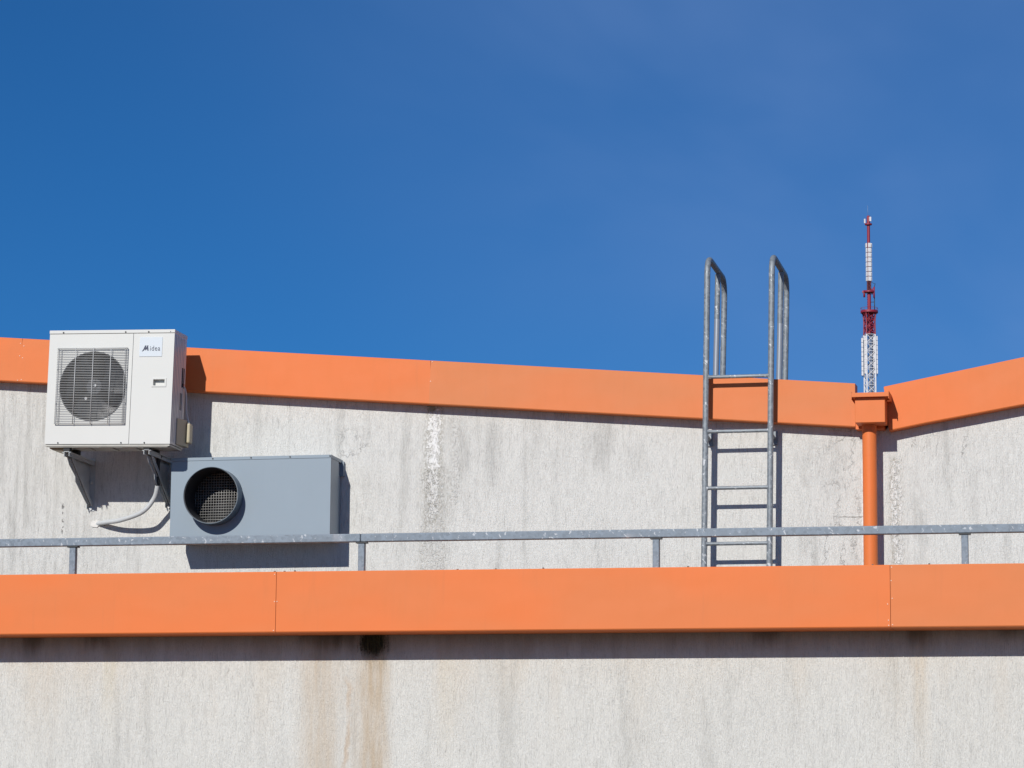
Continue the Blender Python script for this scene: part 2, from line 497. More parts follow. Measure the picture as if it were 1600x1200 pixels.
# wall outline: up to the middle of the flashing, dipping to the outlet in the valley
out = [(XL, -.05), (XR, -.05), (XR, botR(XR)+.12), (2.62, botR(2.62)+.12), (2.56, 4.70), (2.39, 4.70), (2.34, botL(2.34)+.12), (XL, botL(XL)+.12)]
wl.prism(out, 0.0, DEEP)
wl.build('wall', M['upper_wall'], ub)
rf = MB()
rf.prism([(XL, topL(XL)-.10), (2.36, topL(2.36)-.10), (2.46, 4.86), (2.56, topR(2.56)-.10), (XR, topR(XR)-.10),
          (XR, topR(XR)-.05), (2.56, topR(2.56)-.05), (2.46, 4.90), (2.36, topL(2.36)-.05), (XL, topL(XL)-.05)], .056, DEEP + .1)
rf.build('roof', M['roof'], ub)

rivet = MB().disc((0, 0), .006, -.004, .001, 10)
rivet_src = None
def add_rivets(panel, pts):
    global rivet_src
    for p in pts:
        if rivet_src is None:
            mb = MB(); mb.disc((0, 0), .0034, -.003, .001, 10)
            rivet_src = mb.build('rivet', M['rivet'], panel)
            rivet_src.location = p
        else:
            copy_part(rivet_src, 'rivet', panel, p)

def flash_panel(x0, x1, top, bot, yf, yb, m, parent, lean=.0, cut=None):
    """one length of folded metal roof edging: fascia, drip fold and cap"""
    mb = MB()
    n = max(2, int((x1-x0)/.25))
    xs = [x0 + (x1-x0)*i/n for i in range(n+1)]
    rnd = random.Random(int(x0*100))
    prof = []
    for i, x in enumerate(xs):
        e = lean if i == 0 else 0
        w = rnd.uniform(-.0012, .0012)
        t, bo = top(x), bot(x)
        ring = [(x+e, yf+.004, bo), (x+e*.9, yf+w*.3, bo+.006), (x+e*.5, yf+w, (t+bo)/2), (x, yf+w*.3, t-.006), (x, yf+.004, t),
                (x, yb, t+.004), (x, yb, t-.02), (x+e, yb-.008, bo+.03), (x+e, yb-.008, bo+.001)]
        prof.append([mb.bm.verts.new(p) for p in ring])
    k = len(prof[0])
    for a, b_ in zip(prof, prof[1:]):
        for j in range(k):
            mb.bm.faces.new((a[j], a[(j+1) % k], b_[(j+1) % k], b_[j]))
    mb.bm.faces.new(prof[0]); mb.bm.faces.new(prof[-1][::-1])
    return mb.build('roof_flashing', m, parent)

J1, J2 = -3.546, -.558
p1 = flash_panel(XL, J1-.0014, topL, botL, -.1, .05, M['orange_a'], ub)
p2 = flash_panel(J1+.0014, J2-.0014, topL, botL, -.1, .05, M['orange_a'], ub, -.012)
p3 = flash_panel(J2+.0014, 2.364, topL, botL, -.1, .05, M['orange_b'], ub, -.012)
p4 = flash_panel(2.556, 5.3, topR, botR, -.1, .05, M['orange_a'], ub, .034)
p5 = flash_panel(5.305, XR, topR, botR, -.1, .05, M['orange_b'], ub)
add_rivets(p1, [(J1-.012, -.1, topL(J1)-.035), (J1-.016, -.1, topL(J1)-.125), (J1-.026, -.1, botL(J1)+.012)])
add_rivets(p2, [(J1+.014, -.1, topL(J1)-.055), (J1+.006, -.1, topL(J1)-.14), (J1+.002, -.1, botL(J1)+.016)])
add_rivets(p3, [(J2+.012, -.1, topL(J2)-.01), (J2+.001, -.1, topL(J2)-.145)])

# ---- lower building in front
LF, LW, WX = -1.4, -1.12, 8.6
def topF(x): return 3.653 - .0034*x
def botF(x): return 3.262 - .0023*x
lb = empty('building', (0, LF, 0))
tag(lb, 'lower front building of rust streaked render with wide orange roof edge', 'building')
def child_world(o, root):
    o.matrix_parent_inverse = Matrix.Translation(-root.location)
    return o
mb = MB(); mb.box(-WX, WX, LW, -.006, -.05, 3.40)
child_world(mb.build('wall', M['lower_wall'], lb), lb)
mb = MB(); mb.box(-WX, WX, -1.20, -.004, 3.404, 3.46)
child_world(mb.build('roof', M['roof'], lb), lb)
fj = [(-WX, -5.21), (-5.205, -1.2464), (-1.2436, 2.7086), (2.7114, 6.67), (6.675, WX)]
fp = []
for i, (a, c) in enumerate(fj):
    mt = M['orange_a'] if i in (2,) else M['orange_b']
    o = flash_panel(a, c, topF, botF, LF, LW + .010, M['orange_a'] if i in (1, 2) else M['orange_b'], lb)
    fp.append(child_world(o, lb))
jx = -1.245
add_rivets(fp[1], [(jx-.012, LF, topF(jx)-.018), (jx-.009, LF, 3.464), (jx-.012, LF, botF(jx)+.012)])
add_rivets(fp[2], [(jx+.008, LF, 3.464), (2.693, LF, 3.40), (2.697, LF, 3.30), (2.698, LF, 3.268)])
add_rivets(fp[3], [(2.720, LF, 3.628), (2.716, LF, 3.545), (2.722, LF, 3.435), (2.722, LF, 3.272)])
for xx in (-1.266, -1.20, -1.13, .20, .51, 1.44, 2.60, 2.95, -.05):
    mb = MB(); mb.box(-.006, .006, -.006, .006, -.004, .004 + random.random()*.005, .002)
    o = mb.build('cap_screw', M['grit'], lb)
    o.location = (xx, LF + .03 - lb.location.y, topF(xx) + .003)

# ------------------------------------------------------------------ guard rail on the lower roof
gr = empty('guard_rail', (0, -1.25, 3.66))
tag(gr, 'long low galvanised guard rail on posts along the front roof edge', 'railing')
def zr(x): return 3.882 - .0022*x - gr.location.z
RT = .0265
for a, c in ((-6.4, -.7225), (-.7205, 5.4)):
    mb = MB()
    mb.bar((a, 0, zr(a)), (c, 0, zr(c)), .05, RT*2, bev=.005)
    mb.build('top_rail', M['galv_rail'], gr)
for x in (-4.66, -2.690, -.716, 1.217, 3.162, 5.10):
    mb = MB()
    mb.box(-.021, .021, -.021, .021, -.014, zr(x)-RT-.010, .003)
    po = mb.build('post', M['galv_rail'], gr); po.location = (x, 0, 0)
    mb = MB(); mb.box(-.036, .036, -.0265, .024, zr(x)-RT-.0095, zr(x)-RT-.0004)
    pl = mb.build('post_plate', M['screw'], po)
    mb = MB(); mb.box(-.05, .05, -.05, .05, -.030, -.0145)
    mb.build('base_plate', M['galv_rail'], po)

# ------------------------------------------------------------------ roof ladder
ld = empty('roof_ladder', (1.588, -.18, 3.46))
tag(ld, 'galvanised steel roof access ladder with looped handrails over the orange edge', 'ladder')
L0 = ld.location
def lean_x(side, z): return side*.2195 + (z - 4.83)*.0135
for sgn in (-1, 1):
    def P(y, z, dx=0): return (lean_x(sgn, z) + dx, y + .18, z - L0.z)
    zt = 5.882
    zb = topL(1.6) - .03
    mb = MB()
    mb.tube(rounded([P(-.18, 3.465), P(-.18, zt), P(.68, zt, -.012), P(.68, zb, -.02)], .145, 12), .0205, 14)
    mb.build('stile', M['galv'], ld)
    mb = MB(); mb.tube([P(.34, zb, -.016), P(.34, zt-.021, -.008)], .0195, 14)
    mp = mb.build('inner_post', M['galv'], ld)
    mb = MB(); mb.tube([P(.34, zb + .001, -.016), P(.34, 5.545 if sgn < 0 else 5.50, -.010)], .0207, 14)
    mb.build('sleeve', M['bright'], mp)
    mb = MB()
    mb.tube([P(-.162, 4.66), P(-.02, 4.655)], .013, 10)
    mb.bar(P(-.014, 4.655), P(.001, 4.655), .05, .09)
    mb.build('wall_fixing', M['galv'], ld)
    mb = MB(); mb.box(lean_x(sgn, 3.5)-.045, lean_x(sgn, 3.5)+.045, -.045, .045, .001, .009)
    mb.build('foot_plate', M['galv'], ld)
    mb = MB(); q = P(.68, zb, -.02); mb.box(q[0]-.04, q[0]+.04, q[1]-.04, q[1]+.04, q[2]-.03, q[2]+.006)
    mb.build('foot_plate', M['galv'], ld)
    mb = MB(); q = P(.34, zb, -.016); mb.box(q[0]-.04, q[0]+.04, q[1]-.04, q[1]+.04, q[2]-.03, q[2]+.006)
    mb.build('foot_plate', M['galv'], ld)
for z in (5.055, 4.684, 4.302, 3.928, 3.56):
    mb = MB()
    xs = [lean_x(-1, z)+.012, lean_x(-1, z)+.03, lean_x(1, z)-.03, lean_x(1, z)-.012]
    mb.tube([(xs[0], 0, z-L0.z), (xs[1], 0, z-L0.z), (xs[2], 0, z-L0.z), (xs[3], 0, z-L0.z)], [.017, .0125, .0125, .017], 12)
    mb.build('rung', M['galv'], ld)

# ------------------------------------------------------------------ downpipe and hopper
dp = empty('downpipe', (2.461, -.14, 3.46))
tag(dp, 'orange rainwater downpipe with square hopper in the roof valley', 'drainpipe')
D0 = dp.location
def wbox(mb, x0, x1, y0, y1, z0, z1, bev=0): mb.box(x0-D0.x, x1-D0.x, y0-D0.y, y1-D0.y, z0-D0.z, z1-D0.z, bev)
mb = MB(); mb.tube([(0, 0, .001), (0, 0, 4.535-D0.z)], .0475, 28); mb.build('pipe', M['orange_a'], dp)
mb = MB(); mb.tube([(0, 0, 4.5-D0.z), (0, 0, 4.66-D0.z), (0, 0, 4.706-D0.z)], .0478, 28); mb.build('collar', M['orange_a'], dp)
mb = MB()
v = [(2.381, -.275, 4.707), (2.579, -.275, 4.704), (2.579, -.275, 4.872), (2.381, -.275, 4.874)]
wbox(mb, 2.381, 2.579, -.275, -.106, 4.707, 4.874, .003)
mb.build('hopper', M['orange_a'], dp)
mb = MB(); wbox(mb, 2.3655, 2.5555, -.0945, .05, 4.690, 4.868); mb.build('outlet', M['orange_a'], dp)
mb = MB()
wbox(mb, 2.364, 2.605, -.306, -.106, 4.8745, 4.8765)
wbox(mb, 2.364, 2.605, -.308, -.3055, 4.8745, 4.902)
wbox(mb, 2.3605, 2.3635, -.310, -.106, 4.860, 4.9085)
wbox(mb, 2.6055, 2.6085, -.310, -.106, 4.860, 4.9105)
mb.build('hopper_rim', M['orange_a'], dp)
for z in (4.62, 3.70):
    mb = MB(); mb.box(-.01, .01, .044, .142, -.012, .012)
    c = mb.build('clip_arm', M['orange_a'], dp); c.location = (0, 0, z-D0.z)

# ------------------------------------------------------------------ wall brackets and air conditioner
def bracket(x, skew):
    root = empty('wall_bracket', (x, 0, 4.25))
    ar = MB()
    y0 = -.525; za = .350
    ar.box(-.020, -.0165, y0, -.006, za-.030, za)
    ar.box(.0165, .020, y0, -.006, za-.030, za)
    ar.box(-.0164, .0164, y0, -.006, za+.0005, za+.004)
    ar.box(-.032, -.0205, y0, -.04, za-.004, za-.001)
    ar.box(.0205, .032, y0, -.04, za-.004, za-.001)
    ar.build('arm', M['bracket'], root)
    w = MB()
    w.box(-.022, .022, -.0045, -.0005, 0, .375)
    w.box(-.022, -.018, -.045, -.0046, 0.012, .345)
    w.build('wall_leg', M['bracket'], root)
    b_ = MB()
    b_.bar((.008, -.43, za-.022), (.008, -.012, .045), .030, .004, up=(1, 0, 0))
    b_.bar((-.0115, -.43, za-.032), (-.0115, -.012, .035), .004, .012, up=(1, 0, 0))
    b_.build('brace', M['bracket'], root)
    gs = MB()
    gs.prism([(-.47, za-.031), (-.43, za-.075), (-.305, .212), (-.298, .175), (-.03, .03), (-.0046, .03), (-.0046, za-.031)], -.0165, -.0135, 'X')
    gs.build('gusset', M['bracket'], root)
    for z in (.335, .20, .018):
        bo = MB(); bo.disc((0, z), .011, -.016, -.0044, 6); bo.build('bolt', M['silver_screw'], root)
    return root
bl = bracket(-3.03, 0)
tag(bl, 'grey steel wall bracket under the left end of the white air conditioner', 'bracket', 'brackets carrying the air conditioner')
br = copy_tree(bl)
br.location = (-2.452, 0, 4.25)
tag(br, 'grey steel wall bracket beside the blue-grey vent box', 'bracket', 'brackets carrying the air conditioner')

ac = empty('air_conditioner', (-2.73, -.415, 4.634), (0, .0205, 0))
tag(ac, 'white outdoor air conditioning unit with round fan grille on wall brackets', 'air conditioner')
HW, HD, H = .4535, .135, .805
fc, fr = (-.121, .413), .243
# casing: back, left side, partition
mb = MB()
mb.box(-HW, -HW+.003, -HD+.002, HD, .012, .788)
mb.box(-HW+.0035, HW-.0035, HD-.003, HD, .012, .788)
mb.box(.150, .153, -HD+.005, HD-.004, .012, .788)
mb.build('casing', M['white'], ac)
mb = MB()
slots = [(.045, .115, .430, .570), (.035, .075, .270, .390)]
mb.plate_rects(-HD+.002, HD, .012, .788, HW-.003, HW, slots, 'X')
sp = mb.build('side_panel', M['white'], ac)
for a, b_, c, d in slots:
    k = MB(); k.box(HW-.040, HW-.036, a-.01, b_+.01, c-.01, d+.01); k.box(HW-.0355, HW-.0035, b_+.001, b_+.004, c-.01, d+.01)
    k.box(HW-.0355, HW-.0035, a-.006, a-.003, c-.01, d+.01); k.build('grip_recess', M['fan'], sp)
mb = MB(); mb.box(HW-.0355, HW+.006, .075, .108, .436, .462, .004); mb.build('cable_gland', M['fan'], sp)
mb = MB()
for i in range(7): mb.box(HW+.0002, HW+.0022, -.125+i*.034, -.119+i*.034, .03, .77)
mb.build('side_ribs', M['white'], sp)
mb = MB(); mb.plate_hole(-HW, .1555, .010, .7785, -HD-.001, -HD+.0015, fc, fr, 96)
mb.bm.faces.ensure_lookup_table()
fpn = mb.build('front_panel', M['white'], ac)
mb = MB(); mb.ring_tube(fc, fr-.006, fr-.0005, -HD-.006, -HD+.11, 96); mb.build('fan_shroud', M['fan'], fpn)
for (x, z) in ((-.356, .018), (.102, .018), (.27, .018)):
    k = MB(); k.disc((x, z), .0055, -HD-.004, -HD-.0008, 10); k.build('screw', M['screw'], ac)
mb = MB()
hole = (.315, .397, .414, .457)
mb.plate_rects(.1585, HW, .010, .7785, -HD-.001, -HD+.0015, [hole])
svp = mb.build('service_panel', M['white'], ac)
mb = MB()
mb.plate_rects(hole[0]-.012, hole[1]+.012, hole[2]-.009, hole[3]+.009, -HD-.005, -HD-.0012, [hole])
mb.box(hole[0]-.002, hole[1]+.002, -HD+.028, -HD+.031, hole[2]-.002, hole[3]+.002)
mb.box(hole[0]-.004, hole[0]-.001, -HD+.0018, -HD+.0278, hole[2]-.002, hole[3]+.002)
mb.box(hole[1]+.001, hole[1]+.004, -HD+.0018, -HD+.0278, hole[2]-.002, hole[3]+.002)
mb.box(hole[0], hole[1], -HD+.0018, -HD+.0278, hole[2]-.004, hole[2]-.001)
mb.box(hole[0], hole[1], -HD+.0018, -HD+.0278, hole[3]+.001, hole[3]+.004)
mb.build('handle_recess', M['white'], svp)
# lid with folded lip
mb = MB(); mb.box(-HW-.003, HW+.003, -HD-.0045, HD+.003, .781, H, .003)
lid = mb.build('lid', M['white'], ac)
for x in (-.353, .100, .267, .425):
    k = MB(); k.disc((x, .789), .0055 if x < .4 else .003, -HD-.0075, -HD-.0040, 10); k.build('screw', M['screw'], lid)
# base pan with stamped ribs
mb = MB()
mb.box(-HW+.004, HW-.004, -HD+.006, HD-.004, -.004, .0095, .002)
for x in (-.20, -.03, .14): mb.box(x-.05, x+.05, -HD+.06, HD-.06, -.012, -.0045, .003)
mb.box(-HW+.02, HW-.02, -HD+.012, -HD+.022, -.010, -.0045)
pan = mb.build('base_pan', M['pan'], ac)
mb = MB(); mb.prism([(-.445, -.005), (-.445, -.010), (-.42, -.022), (-.35, -.026), (-.325, -.020), (-.318, -.005)], -.06, .115, 'Y', .003)
mb.build('drip_tray', M['beige'], ac)
for bx in (-3.03, -2.452):
    for yy in (-.09, .09):
        k = MB(); zc = -.0045; lo = -.0300 + (.0055 if bx > -2.7 else -.0055)
        x = bx + 2.73
        k.box(x-.022, x+.022, yy-.022, yy+.022, -.0294 + x*.018, -.0046); k.build('foot', M['foam'], ac)
# grille
mb = MB()
gx0, gx1, gz0, gz1, gy = -.386, .125, .152, .674, -HD-.020
N = 45
for i in range(N):
    z = gz0 + .003 + (gz1-gz0-.006)*i/(N-1)
    mb.tube([(gx0, gy, z), (gx1, gy, z)], .0017, 6)
mb.build('grille_wires', M['wire'], ac)
mb = MB()
for x in (fc[0]-.128, fc[0], fc[0]+.128):
    mb.tube([(x, gy-.005, gz0-.003), (x, gy-.005, gz1+.003)], .0028, 6)
for x in (gx0+.004, gx0+.026, gx1-.018, gx1-.002):
    mb.tube([(x, gy+.004, gz0-.003), (x, gy+.004, gz1+.002)], .0026, 6)
for z in (gz0-.002, gz1+.002): mb.tube([(gx0, gy+.003, z), (gx1, gy+.003, z)], .0028, 6)
for x in (gx0+.004, gx1-.004, fc[0]):
    for z in (gz0, gz1): mb.tube([(x, gy+.002, z), (x, -HD, z)], .003, 6)
for z in (.29, .53):
    for x in (gx0+.003, gx1-.003): mb.tube([(x, gy+.002, z), (x, -HD, z)], .003, 6)
mb.build('grille_frame', M['wire'], ac)
# fan behind the grille
fan = MB(); fan.disc(fc, .055, -HD+.02, -HD+.075, 28)
fan = fan.build('fan_hub', M['fan'], ac)
for k in range(3):
    bl_ = MB(); a0 = 2*math.pi*k/3 + .35
    rows = []
    for i in range(7):
        rr = .05 + (fr-.022-.05)*i/6; row = []
        for j in range(9):
            t = j/8; a = a0 + (t-.5)*(1.25 + .35*i/6) + .25*(i/6)**2
            row.append((fc[0]+rr*math.cos(a), -HD+.022+.060*t, fc[1]+rr*math.sin(a)))
        rows.append([bl_.bm.verts.new(p) for p in row])
    for ra, rb in zip(rows, rows[1:]):
        for j in range(8):
            f = bl_.bm.faces.new((ra[j], ra[j+1], rb[j+1], rb[j])); f.smooth = True
    bmesh.ops.solidify(bl_.bm, geom=list(bl_.bm.faces), thickness=.004)
    bl_.build('fan_blade', M['fan'], ac)
for (dx, dz) in ((.012, .006), (-.05, -.085)):
    k = MB(); k.disc((fc[0]+dx, fc[1]+dz), .010, -HD+.004, -HD+.018, 10); k.build('fan_bolt', M['silver_screw'], fan)
mb = MB()
mb.box(-.40, .14, .118, .122, .05, .77)
for i in range(60): mb.box(-.40+.009*i, -.3985+.009*i, .108, .1178, .05, .77)
mb.build('coil', M['coil'], ac)
for za, zb_ in ((.02, .18), (.655, .775)):
    mb = MB(); mb.box(-.40, .148, -HD+.113, -HD+.116, za, zb_); mb.build('motor_mount', M['coil'], ac)
# valve cover and cable on the right-hand side
mb = MB()
mb.prism([(HW+.0004, -.02), (HW+.008, -.022), (.490, .086), (.490, .155), (HW+.0004, .155)], .022, .205, 'Z', .003)
cov = mb.build('valve_cover', M['beige'], ac)
mb = MB(); mb.box(.4905, .520, .086, .155, .045, .185, .012, 3); mb.build('cover_end', M['beige'], cov)
mb = MB(); mb.tube(catmull([(HW-.01, .09, .449), (HW+.012, .10, .43), (.472, .12, .37), (.476, .12, .28), (.490, .115, .22), (.502, .11, .184)], 6), .0055, 8)
mb.build('power_cable', M['cable'], ac)
# badge with lettering
mb = MB(); mb.box(.2045, .3690, -HD-.0045, -HD-.0012, .616, .752, .001)
plate = mb.build('badge', M['plate'], ac)
def glyph_poly(mb, pts, y0, y1):
    mb.prism(pts, y0, y1, 'Y')
mb = MB()
gx, gz, s_ = .232, .657, .036
def brush(pts, ws):
    for i in range(len(pts)-1):
        (xa, za), (xb, zb) = pts[i], pts[i+1]
        wa, wb = ws[i], ws[i+1]
        yo = -HD-.0075 - i*.00004
        mb.prism([(gx+s_*(xa-wa), gz+s_*za), (gx+s_*(xa+wa), gz+s_*za), (gx+s_*(xb+wb), gz+s_*zb), (gx+s_*(xb-wb), gz+s_*zb)], yo, -HD-.0046, 'Y')
brush([(-.22, -.12), (.02, .05), (.20, .30), (.42, .78), (.50, 1.0)], [.02, .10, .12, .13, .10])
brush([(.42, 1.0), (.44, .6), (.50, .10)], [.08, .10, .06])
brush([(.50, .10), (.72, .55), (.92, 1.0)], [.04, .12, .10])
brush([(.84, 1.0), (.90, .5), (.98, .02)], [.08, .13, .10])
mb.build('logo_initial', M['navy'], plate)
cu = bpy.data.curves.new('lettering', 'FONT')
cu.body = 'idea'; cu.size = .050; cu.extrude = .0008; cu.space_character = 1.12; cu.offset = -.0002
to = bpy.data.objects.new('tmp_text', cu); COL.objects.link(to)
bpy.context.view_layer.update()
me = bpy.data.meshes.new_from_object(to.evaluated_get(bpy.context.evaluated_depsgraph_get()))
bpy.data.objects.remove(to); bpy.data.curves.remove(cu)
me.materials.clear(); me.materials.append(M['ink'])
lo = bpy.data.objects.new('lettering', me); COL.objects.link(lo); lo.parent = plate
lo.rotation_euler = (R(90), 0, 0); lo.location = (.2795, -HD-.0058, .657); lo.scale = (.84, 1, 1)

# ------------------------------------------------------------------ refrigerant hose
hs = empty('refrigerant_hose', (-2.992, 0, 4.163))
tag(hs, 'white wrapped refrigerant hose curving from under the air conditioner into the wall', 'hose')
h0 = hs.location
path = [(-2.452+.012, -.26, 4.60), (-2.454, -.265, 4.545), (-2.462, -.245, 4.45), (-2.472, -.22, 4.374), (-2.506, -.19, 4.302), (-2.592, -.175, 4.216), (-2.764, -.11, 4.172), (-2.89, -.055, 4.164), (-2.985, .01, 4.162)]
pp = [p - h0 for p in catmull(path, 8)]
mb = MB(); mb.tube(pp[22:], .0168, 14); mb.build('white_wrap', M['hose'], hs)
mb = MB(); mb.tube(pp[:23], .0150, 12); mb.build('foam_sleeve', M['foam'], hs)
mb = MB()
rnd = random.Random(3)
ringp = [(.036*math.cos(a)*rnd.uniform(.7, 1.25), .026*math.sin(a)*rnd.uniform(.7, 1.25)) for a in [2*math.pi*i/14 for i in range(14)]]
mb.prism([(u+.0, w-.004) for u, w in ringp], -.007, .003, 'Y', .002); mb.build('sealant', M['mortar'], hs)

# ------------------------------------------------------------------ blue-grey vent box
vb = empty('vent_box', (-1.773, -.15, 4.006))
tag(vb, 'blue-grey sheet metal ventilation box with round mesh outlet on the wall', 'vent')
B0 = vb.location
bx0, bx1, bz1, by0 = -2.345+1.773, -1.202+1.773, .565, -.15
oc_ = (-2.022+1.773, 4.294-4.006); orr = .197
mb = MB(); mb.plate_hole(bx0, bx1, 0.0, bz1-.0235, by0, by0+.002, oc_, orr, 96)
vf = mb.build('front_panel', M['bluegrey'], vb)
mb = MB()
mb.box(bx0, bx0+.002, by0+.0025, .05, .0005, bz1-.024)
mb.box(bx1-.002, bx1, by0+.0025, .05, .0005, bz1-.024)
mb.box(bx0+.0025, bx1-.0025, by0+.0025, .05, .0002, .0022)
mb.build('casing', M['bluegrey'], vb)
mb = MB()
mb.box(bx0+.02, bx1-.012, .0505, .148, -.006, bz1-.03)
mb.box(bx1-.014, bx1+.016,   .120, .149, .45, bz1-.012)
mb.build('back_frame', M['bluegrey'], vb)
mb = MB(); mb.box(bx0-.002, bx1+.002, by0-.0025, .149, bz1-.0225, bz1, .002)
vl = mb.build('lid', M['bluegrey'], vb)
for x in (-2.046+1.773, -1.771+1.773, -1.492+1.773, -1.208+1.773):
    k = MB(); k.disc((x, bz1-.010), .0055, by0-.0055, by0-.002, 10); k.build('screw', M['screw'], vl)
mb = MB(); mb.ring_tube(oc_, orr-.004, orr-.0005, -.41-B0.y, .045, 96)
sg = mb.build('outlet_collar', M['bluegrey_shaded'], vb)
mb = MB(); mb.ring_tube(oc_, orr-.0085, orr-.0045, -.402-B0.y, .046, 96); mb.build('liner', M['duct_in'], sg)
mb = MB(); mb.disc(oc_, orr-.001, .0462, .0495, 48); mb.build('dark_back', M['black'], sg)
mb = MB()
pitch = .0186; ym = -.185-B0.y; ri = orr-.010
n = int(ri/pitch)+1
for i in range(-n, n+1):
    t = (i+.35)*pitch
    if abs(t) < ri-.004:
        q = math.sqrt(ri*ri - t*t)
        mb.tube([(oc_[0]+t, ym, oc_[1]-q), (oc_[0]+t, ym, oc_[1]+q)], .0019, 6)
        mb.tube([(oc_[0]-q, ym-.0022, oc_[1]+t), (oc_[0]+q, ym-.0022, oc_[1]+t)], .0019, 6)
mb.build('wire_mesh', M['mesh'], sg)

# ------------------------------------------------------------------ radio mast in the distance
tw = empty('radio_mast', (-59.42, 600, 0))
tag(tw, 'distant red and white lattice radio mast with antenna panels above the roofs', 'radio mast')
def lattice(name, m, zs, ws, rot, rl, rd, parent=tw, cross=True):
    mb = MB()
    def corner(k, w):
        a = rot + math.pi/4 + k*math.pi/2
        return Vector((w*.7071*math.cos(a), w*.7071*math.sin(a), 0))
    for k in range(4):
        mb.tube([corner(k, w) + Vector((0, 0, z)) for z, w in zip(zs, ws)], rl, 6)
    for (z0, w0), (z1, w1) in zip(zip(zs, ws), list(zip(zs, ws))[1:]):
        for k in range(4):
            a0, a1 = corner(k, w0), corner((k+1) % 4, w0)
            b0, b1 = corner(k, w1), corner((k+1) % 4, w1)
            Z0, Z1 = Vector((0, 0, z0)), Vector((0, 0, z1))
            mb.tube([a0+Z0, b1+Z1], rd, 5)
            if cross: mb.tube([a1+Z0, b0+Z1], rd, 5)
            mb.tube([b0+Z1, b1+Z1], rd, 5)
    return mb.build(name, m, parent)
def span(z0, z1, n): return [z0 + (z1-z0)*i/n for i in range(n+1)]
rot = R(24)
zs = span(0, 92, 18); lattice('lower_lattice', M['mast_white'], zs, [6.5 - 4.7*(i/18) for i in range(19)], rot, .16, .07)
lattice('white_lattice', M['mast_white'], span(92, 112.3, 12), [1.8]*13, rot, .13, .06)
mb = MB(); mb.tube([(0, 0, 92), (0, 0, 112.3)], .22, 8); mb.tube([(.35, .2, 92), (.35, .2, 112.3)], .09, 6)
for i in range(30): mb.tube([(.2, .2, 92+i*.67), (.5, .2, 92+i*.67)], .035, 5)
mb.build('cable_ladder', M['mast_grey'], tw)
lattice('red_lattice', M['red'], span(112.3, 116.7, 3), [1.8, 1.75, 1.75, 2.0], rot, .14, .08)
mb = MB(); mb.tube([(0, 0, 112.3), (0, 0, 116.7)], .42, 10)
for i in range(8): mb.tube([(.9*math.cos(i*.785), .9*math.sin(i*.785), 115.4), (1.5*math.cos(i*.785), 1.5*math.sin(i*.785), 116.7)], .06, 5)
mb.build('core_tube', M['red'], tw)
def platform(z, r, h, m, rail):
    mb = MB()
    mb.tube([(0, 0, z), (0, 0, z+h)], r, 24)
    p = mb.build('platform', m, tw)
    k = MB()
    for i in range(12):
        a = i*math.pi/6
        k.tube([(r*.97*math.cos(a), r*.97*math.sin(a), z+h), (r*.97*math.cos(a), r*.97*math.sin(a), z+h+rail)], .03, 5)
    k.tube([(r*.97*math.cos(i*math.pi/12), r*.97*math.sin(i*math.pi/12), z+h+rail) for i in range(25)], .035, 5)
    k.build('railing', m, p)
    return p
platform(116.7, 1.75, .42, M['red'], .55)
mb = MB(); mb.tube([(0, 0, 117.1), (0, 0, 121.3)], .36, 14)
for i in range(7): mb.tube([(-.44, -.25, 117.4+i*.5), (-.30, -.25, 117.4+i*.5)], .05, 5)
mb.build('mast_tube', M['red'], tw)
mb = MB(); mb.tube([(1.05, 0, 117.1), (1.05, 0, 119.9)], .09, 6); mb.tube([(.3, 0, 118.9), (1.05, 0, 118.9)], .07, 6); mb.build('whip_bracket', M['mast_dark'], tw)
mb = MB(); mb.tube([(0, 0, 120.85), (0, 0, 121.15)], 1.1, 18)
mb.bar((-1.35, -.1, 121.0), (-.7, -.1, 121.0), .5, .35)
mb.build('platform', M['red'], tw)
for (x, z0, z1, r) in ((-.95, 119.9, 121.3, .20), (1.0, 119.7, 121.9, .17), (.62, 120.4, 121.6, .14)):
    mb = MB(); mb.tube([(x, -.2, z0), (x, -.2, z1)], r, 8); mb.build('small_antenna', M['red'], tw)
mb = MB(); mb.tube([(1.0, -.1, 121.8), (1.25, -.1, 122.6)], .07, 6); mb.tube([(.4, -.1, 123.0), (1.25, -.1, 122.5)], .05, 6); mb.build('aerial_arm', M['mast_dark'], tw)
lattice('dark_lattice', M['darkred'], span(121.1, 123.2, 3), [.66]*4, R(10), .09, .07)
mb = MB(); mb.tube([(0, 0, 121.1), (0, 0, 123.2)], .22, 8); mb.build('core_tube', M['mast_dark'], tw)
mb = MB(); mb.tube([(0, 0, 123.1), (0, 0, 134.7)], .30, 14); mb.build('mast_tube', M['red'], tw)
src = MB(); src.box(-.30, .30, -.10, .10, 0, .86, .03); src = src.build('antenna_panel', M['mast_white'], tw)
first = True
for i in range(8):
    for k in range(4):
        a = R(26) + k*math.pi/2
        o = src if first else copy_part(src, 'antenna_panel', tw)
        first = False
        rr = .46 if i < 7 else .52
        o.location = (rr*math.sin(a), -rr*math.cos(a), 123.15 + i*.975)
        o.rotation_euler = (0, 0, a)
for sx, z0 in ((-1.47, 104.1), (1.40, 104.4)):
    for i in range(8):
        o = copy_part(src, 'antenna_panel', tw, (sx, -.1, z0 + i*.955))
        o.scale = (.62, 1.6, 1.02); o.rotation_euler = (0, 0, R(20))
for sx, yy in ((-.78, -.55), (.86, -.35)):
    for i in range(8):
        o = copy_part(src, 'antenna_panel', tw, (sx, yy, z0 + i*.955))
        o.scale = (.85 if sx < 0 else .5, 1.2, 1.08); o.rotation_euler = (0, 0, R(24))
